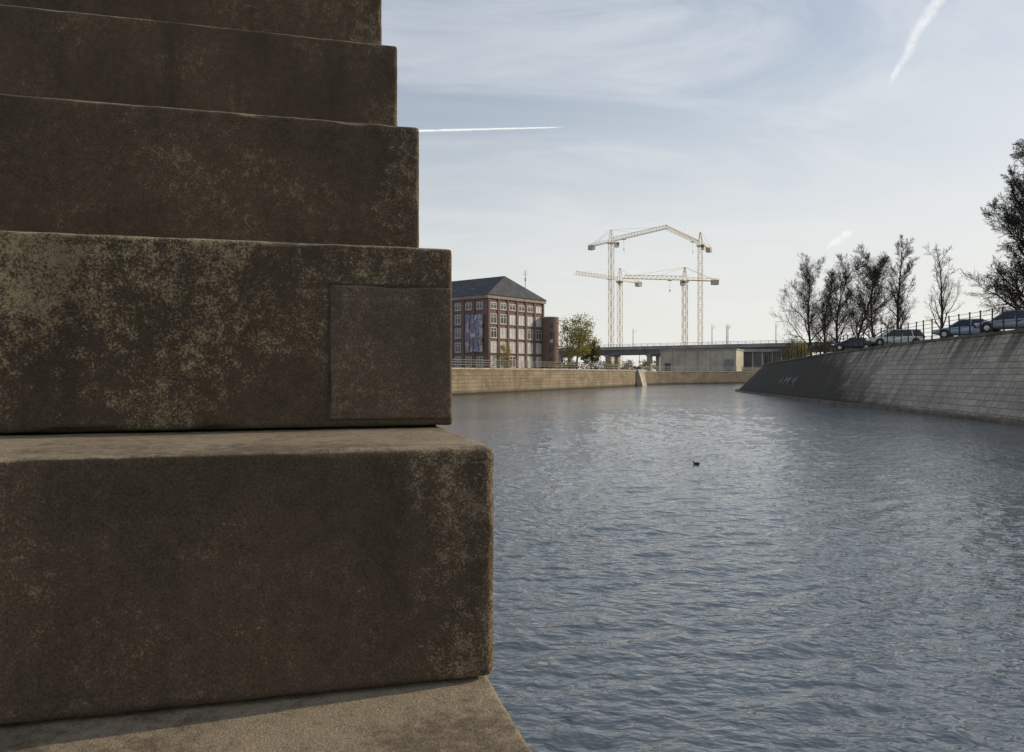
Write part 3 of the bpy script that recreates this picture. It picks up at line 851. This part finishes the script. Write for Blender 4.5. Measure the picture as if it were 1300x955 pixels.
lamp0 = None
for i, (px_, d_) in enumerate(((600, 118), (700, 141), (812, 185))):
    p = at(px_, 472, d_)
    if lamp0 is None:
        r_ = empty('street_lamp', (p.x, p.y, 3.2), R(20))
        MB().tube([(0, 0, 0), (0, 0, .8), (0, 0, 5.)], [.1, .07, .05], 8).build('pole', fence_m, r_)
        bevel(MB().bb(-.18, .18, -.18, .18, 5., 5.45).box((0, 0, 5.5), (.5, .5, .08)).build('lantern', cw_m, r_), .02)
        lamp0 = r_
    else: r_ = copy_tree(lamp0); r_.location = (p.x, p.y, 3.2)
    tag(r_, ['slender street lamp in front of the side of the brick building', 'slender street lamp in front of the round stair tower', 'slender street lamp at the end of the sunlit quay wall'][i], 'street lamp')

# ------------------------------------------------------------------ cars
tyre_m = mat('tyre_rubber', (.02, .02, .02), .9, var=.2, scale=10)
rim_m = mat('alloy_rim', (.45, .45, .46), .35, .8, .1, 5)
trim_m = mat('black_trim', (.025, .025, .027), .6, var=.2)
carglass_m = mat('car_glass', (.03, .036, .043), .08, var=.2)
red_m = mat('tail_lamp_red', (.35, .02, .02), .2, var=.1)
lampg_m = mat('head_lamp_glass', (.6, .62, .65), .1, var=.1)
plate_m = mat('plate_white', (.7, .7, .68), .5, var=.05)
def car(loc, rz, paint, label, Lc=4.4, Hc=1.46, Wc=1.74, estate=True):
    root = tag(empty('parked_car', loc, rz), label, 'car', 'cars parked on the right bank')
    hL = Lc/2; hw = Wc/2; bz = .92
    stn = [(-hL, .80, .38, bz-.10), (-hL+.12, .93, .28, bz), (-hL+.7, 1., .22, bz+.03), (-.4, 1., .2, bz), (.7, 1., .2, bz-.02), (hL-1.05, .99, .22, bz-.05), (hL-.5, .96, .24, bz-.13), (hL-.15, .88, .28, bz-.25), (hL, .74, .36, bz-.36)]
    m = MB(); ring = []
    for (x_, f_, zb_, zt_) in stn:
        w_ = hw*f_; zm = (zb_+zt_)/2
        r_ = [(-w_*.86, zb_), (-w_*.98, zb_+.1), (-w_, zm), (-w_*.97, zt_-.08), (-w_*.88, zt_), (0, zt_+.03), (w_*.88, zt_), (w_*.97, zt_-.08), (w_, zm), (w_*.98, zb_+.1), (w_*.86, zb_)]
        ring.append(len(m.v))
        for (yy_, zz_) in r_: m.v.append((x_, yy_, zz_))
    K = 11
    for i in range(len(stn)-1):
        for k in range(K):
            k2 = (k+1) % K
            m.f.append([ring[i]+k, ring[i]+k2, ring[i+1]+k2, ring[i+1]+k])
    m.f.append([ring[0]+k for k in range(K)]); m.f.append([ring[-1]+k for k in range(K)][::-1])
    body = m.build('body', paint, root, smooth=True)
    bm = bmesh.new(); bm.from_mesh(body.data); bmesh.ops.recalc_face_normals(bm, faces=bm.faces); bm.to_mesh(body.data); bm.free()
    sb = body.modifiers.new('s', 'SUBSURF'); sb.levels = 1; sb.render_levels = 1
    xr0 = -hL+.08 if estate else -hL+.55; xr1 = -hL+.42 if estate else -hL+1.15
    xf0 = hL-1.15; xf1 = hL-1.95
    wb, wt = hw*.9, hw*.70; z0 = bz-.03; z1 = Hc-.06
    gh = MB()
    gb_ = [(xr0, -wb, z0), (xf0, -wb, z0), (xf0+.12, 0, z0), (xf0, wb, z0), (xr0, wb, z0)]
    gt_ = [(xr1, -wt, z1), (xf1, -wt, z1), (xf1+.08, 0, z1), (xf1, wt, z1), (xr1, wt, z1)]
    gh.v = gb_+gt_
    for k in range(5): k2 = (k+1) % 5; gh.f.append([k, k2, 5+k2, 5+k])
    gh.f.append([5, 6, 7, 8, 9])
    gh.build('windows', carglass_m, root)
    rfm_ = MB(); rfm_.v = [(p[0], p[1]*1.03, p[2]-.02) for p in gt_]+[(p[0]*.97, p[1]*.84, Hc) for p in gt_]
    for k in range(5): k2 = (k+1) % 5; rfm_.f.append([k, k2, 5+k2, 5+k])
    rfm_.f.append([5, 6, 7, 8, 9])
    bevel(rfm_.build('roof', paint, root, smooth=False), .03)
    for i_ in (0, 1, 3, 4): MB().bar(gb_[i_], gt_[i_], .10, .08).build('pillar', paint, root)
    for s_ in (-1, 1):
        for xb, xt in ((-.35, -.38), (-1.35, -1.3)):
            if estate or xb > -1: MB().bar((xb, s_*wb*1.003, z0), (xt, s_*wt*1.01, z1), .09, .05).build('pillar', paint, root)
    for x_ in (-hL+.85, hL-.85):
        for s_ in (-1, 1):
            ar = MB(); ar.tube([(x_, s_*(hw-.2), .34), (x_, s_*(hw+.004), .34)], .385, 20, (0, 0, 1)); ar.build('wheel_arch', trim_m, root)
            wh = empty('wheel', (0, 0, 0)); wh.parent = root; wh.location = (x_, s_*(hw-.08), .31)
            ty = MB(); ty.tube([(0, -.1, 0), (0, -.08, 0), (0, .08, 0), (0, .1, 0)], [.27, .31, .31, .27], 20, (0, 0, 1)); ty.build('tyre', tyre_m, wh, smooth=False)
            ri = MB(); ri.tube([(0, s_*.06, 0), (0, s_*.108, 0)], [.2, .18], 14, (0, 0, 1)); ri.build('rim', rim_m, wh)
    for s_ in (-1, 1):
        bevel(MB().box((hL-.17, s_*hw*.66, bz-.30), (.28, .32, .14), Matrix.Rotation(-s_*.35, 3, 'Z')).build('headlight', lampg_m, root), .03)
        bevel(MB().box((-hL+.10, s_*hw*.80, bz-.12), (.16, .2, .3)).build('tail_light', red_m, root), .03)
        bevel(MB().box((xf0-.28, s_*(hw+.07), bz+.07), (.12, .18, .12)).build('mirror', paint, root), .03)
        for x_ in (-.5, .5): MB().box((x_-.1, s_*(hw+.004), bz-.2), (.2, .03, .04)).build('door_handle', trim_m, root)
    bevel(MB().box((hL-.05, 0, .42), (.2, Wc*.78, .16)).build('bumper', trim_m, root), .04)
    bevel(MB().box((-hL+.03, 0, .45), (.16, Wc*.84, .18)).build('bumper', trim_m, root), .04)
    MB().box((-hL-.06, 0, .6), (.02, .5, .11)).build('number_plate', plate_m, root)
    return root
def paint(name, c, metal=.0):
    return mat(name, c, .35, metal, .05, 2., Coat_Weight=.3)
def rb_car(px, d, lift=0):
    p = rb_at(px, d); p.z += lift; return p
car(rb_car(1136, 75), R(172), paint('white_car_paint', (.64, .64, .63)), 'white estate car parked behind the fence under the slim leafless tree', 4.9, 1.56, 1.8, True)
car(rb_car(1084, 84), R(150), paint('black_car_paint', (.035, .038, .044)), 'dark car parked just left of the white estate car', 4.3, 1.38, 1.75, False)
car(rb_car(1228, 62), R(140), paint('silver_blue_paint', (.30, .37, .46), .1), 'silver blue car parked right of the white estate car', 4.6, 1.47, 1.78, False)
car(rb_car(1287, 54.5), R(132), paint('grey_car_paint', (.25, .29, .35), .1), 'bluish grey car at the right edge of the picture under the tall dense tree', 4.5, 1.5, 1.78, True)

# ------------------------------------------------------------------ water bird
bp = at(884, 590, 25.4)
bd = tag(empty('water_bird', (bp.x, bp.y, 0.0), R(170)), 'small dark water bird swimming alone in the middle of the canal', 'bird')
bd.scale = (.66, .66, .66)
feather_m = mat('black_feathers', (.02, .02, .022), .7, var=.4, scale=14, bump=.3)
bb_ = MB()
bb_.tube([(-.185, 0, .085), (-.16, 0, .075), (-.11, 0, .055), (-.04, 0, .045), (.04, 0, .045), (.09, 0, .06), (.112, 0, .09), (.12, 0, .12), (.13, 0, .142), (.153, 0, .145), (.17, 0, .138)],
         [.006, .027, .06, .08, .077, .058, .04, .034, .036, .03, .012], 12, (0, 1, 0))
bb_.build('body', feather_m, bd, smooth=True)
MB().tube([(.167, 0, .14), (.195, 0, .132)], [.011, .003], 6, (0, 1, 0)).build('bill', white_m, bd)

# ------------------------------------------------------------------ contrails
def contrail_mat(name, amax, cut0, cut1, scl):
    g = G(name); uv = g.coord('UV'); u, v, _ = g.sep(uv)
    nn = g.noise(g.mapping(uv, (1., .7, 1.)), scl, 5, .6, .4)
    n2 = g.noise(g.mapping(uv, (1., 2.5, 1.)), scl*2.5, 4, .6)
    edge = g.mapr(g.math('ADD', g.math('ABSOLUTE', g.math('SUBTRACT', v, .5)), g.math('MULTIPLY', g.math('SUBTRACT', n2, .5), .25)), .0, .42, 1., 0.)
    al = g.math('MULTIPLY', edge, g.mapr(nn, cut0, cut1, .3, 1.))
    al = g.math('MULTIPLY', al, g.mapr(u, 0., 1., 0., amax))
    df = g.n('ShaderNodeBsdfDiffuse'); df.inputs[0].default_value = (.95, .95, .95, 1)
    tl = g.n('ShaderNodeBsdfTranslucent'); tl.inputs[0].default_value = (.95, .95, .95, 1)
    ms = g.n('ShaderNodeAddShader'); g.nt.links.new(df.outputs[0], ms.inputs[0]); g.nt.links.new(tl.outputs[0], ms.inputs[1])
    tp = g.n('ShaderNodeBsdfTransparent'); mx = g.n('ShaderNodeMixShader'); g.put(mx.inputs[0], al)
    g.nt.links.new(tp.outputs[0], mx.inputs[1]); g.nt.links.new(ms.outputs[0], mx.inputs[2])
    oo = g.n('ShaderNodeOutputMaterial'); g.nt.links.new(mx.outputs[0], oo.inputs[0])
    return g.m
def contrail(pts, widths, label, ulen, m):
    pts = catmull([(*p, w_) for p, w_ in zip(pts, widths)], 60)
    v = []; f = []; uvs = []
    L = np.concatenate([[0], np.cumsum(np.linalg.norm(np.diff(pts[:, :3], axis=0), axis=1))])
    for i in range(len(pts)):
        p = Vector(pts[i, :3]); t = Vector(pts[min(i+1, len(pts)-1), :3]-pts[max(i-1, 0), :3]).normalized()
        s_ = t.cross(Vector((0, 1, 0))).normalized()*pts[i, 3]/2
        v += [tuple(p-s_), tuple(p+s_)]; uu = L[i]/L[-1]*ulen; uvs += [(uu, 0), (uu, 1)]
    for i in range(len(pts)-1): f.append([i*2, i*2+1, i*2+3, i*2+2])
    o0 = Vector(v[0])
    me = bpy.data.meshes.new('contrail'); me.from_pydata([tuple(Vector(q)-o0) for q in v], [], f); me.update()
    ul = me.uv_layers.new(name='UVMap')
    for lp in me.loops: ul.data[lp.index].uv = uvs[lp.vertex_index]
    me.materials.append(m)
    o = bpy.data.objects.new('contrail', me); col.objects.link(o); o.location = o0
    tag(o, label, 'contrail')
CD = 6000
contrail([at(x_, y_, CD) for x_, y_ in ((719, 161.5), (660, 163), (600, 164.5), (540, 166), (440, 168.5))], [16, 22, 28, 34, 40], 'thin straight white contrail right beside the stone stair', 14, contrail_mat('fresh_contrail', .85, .2, .55, .8))
contrail([at(x_, y_, CD) for x_, y_ in ((1128, 116), (1137, 92), (1152, 70), (1161, 45), (1174, 26), (1188, 6), (1212, -30), (1240, -70))], [50, 90, 130, 135, 150, 165, 170, 180], 'broad wavy white contrail at the upper right', 9, contrail_mat('spread_contrail', .42, .3, .62, 1.3))
contrail([at(x_, y_, CD) for x_, y_ in ((1086, 288), (1074, 297), (1062, 307), (1050, 316))], [30, 110, 110, 40], 'short blurred white streak low in the sky above the bare trees', 3, contrail_mat('faint_contrail', .45, .3, .6, 1.5))
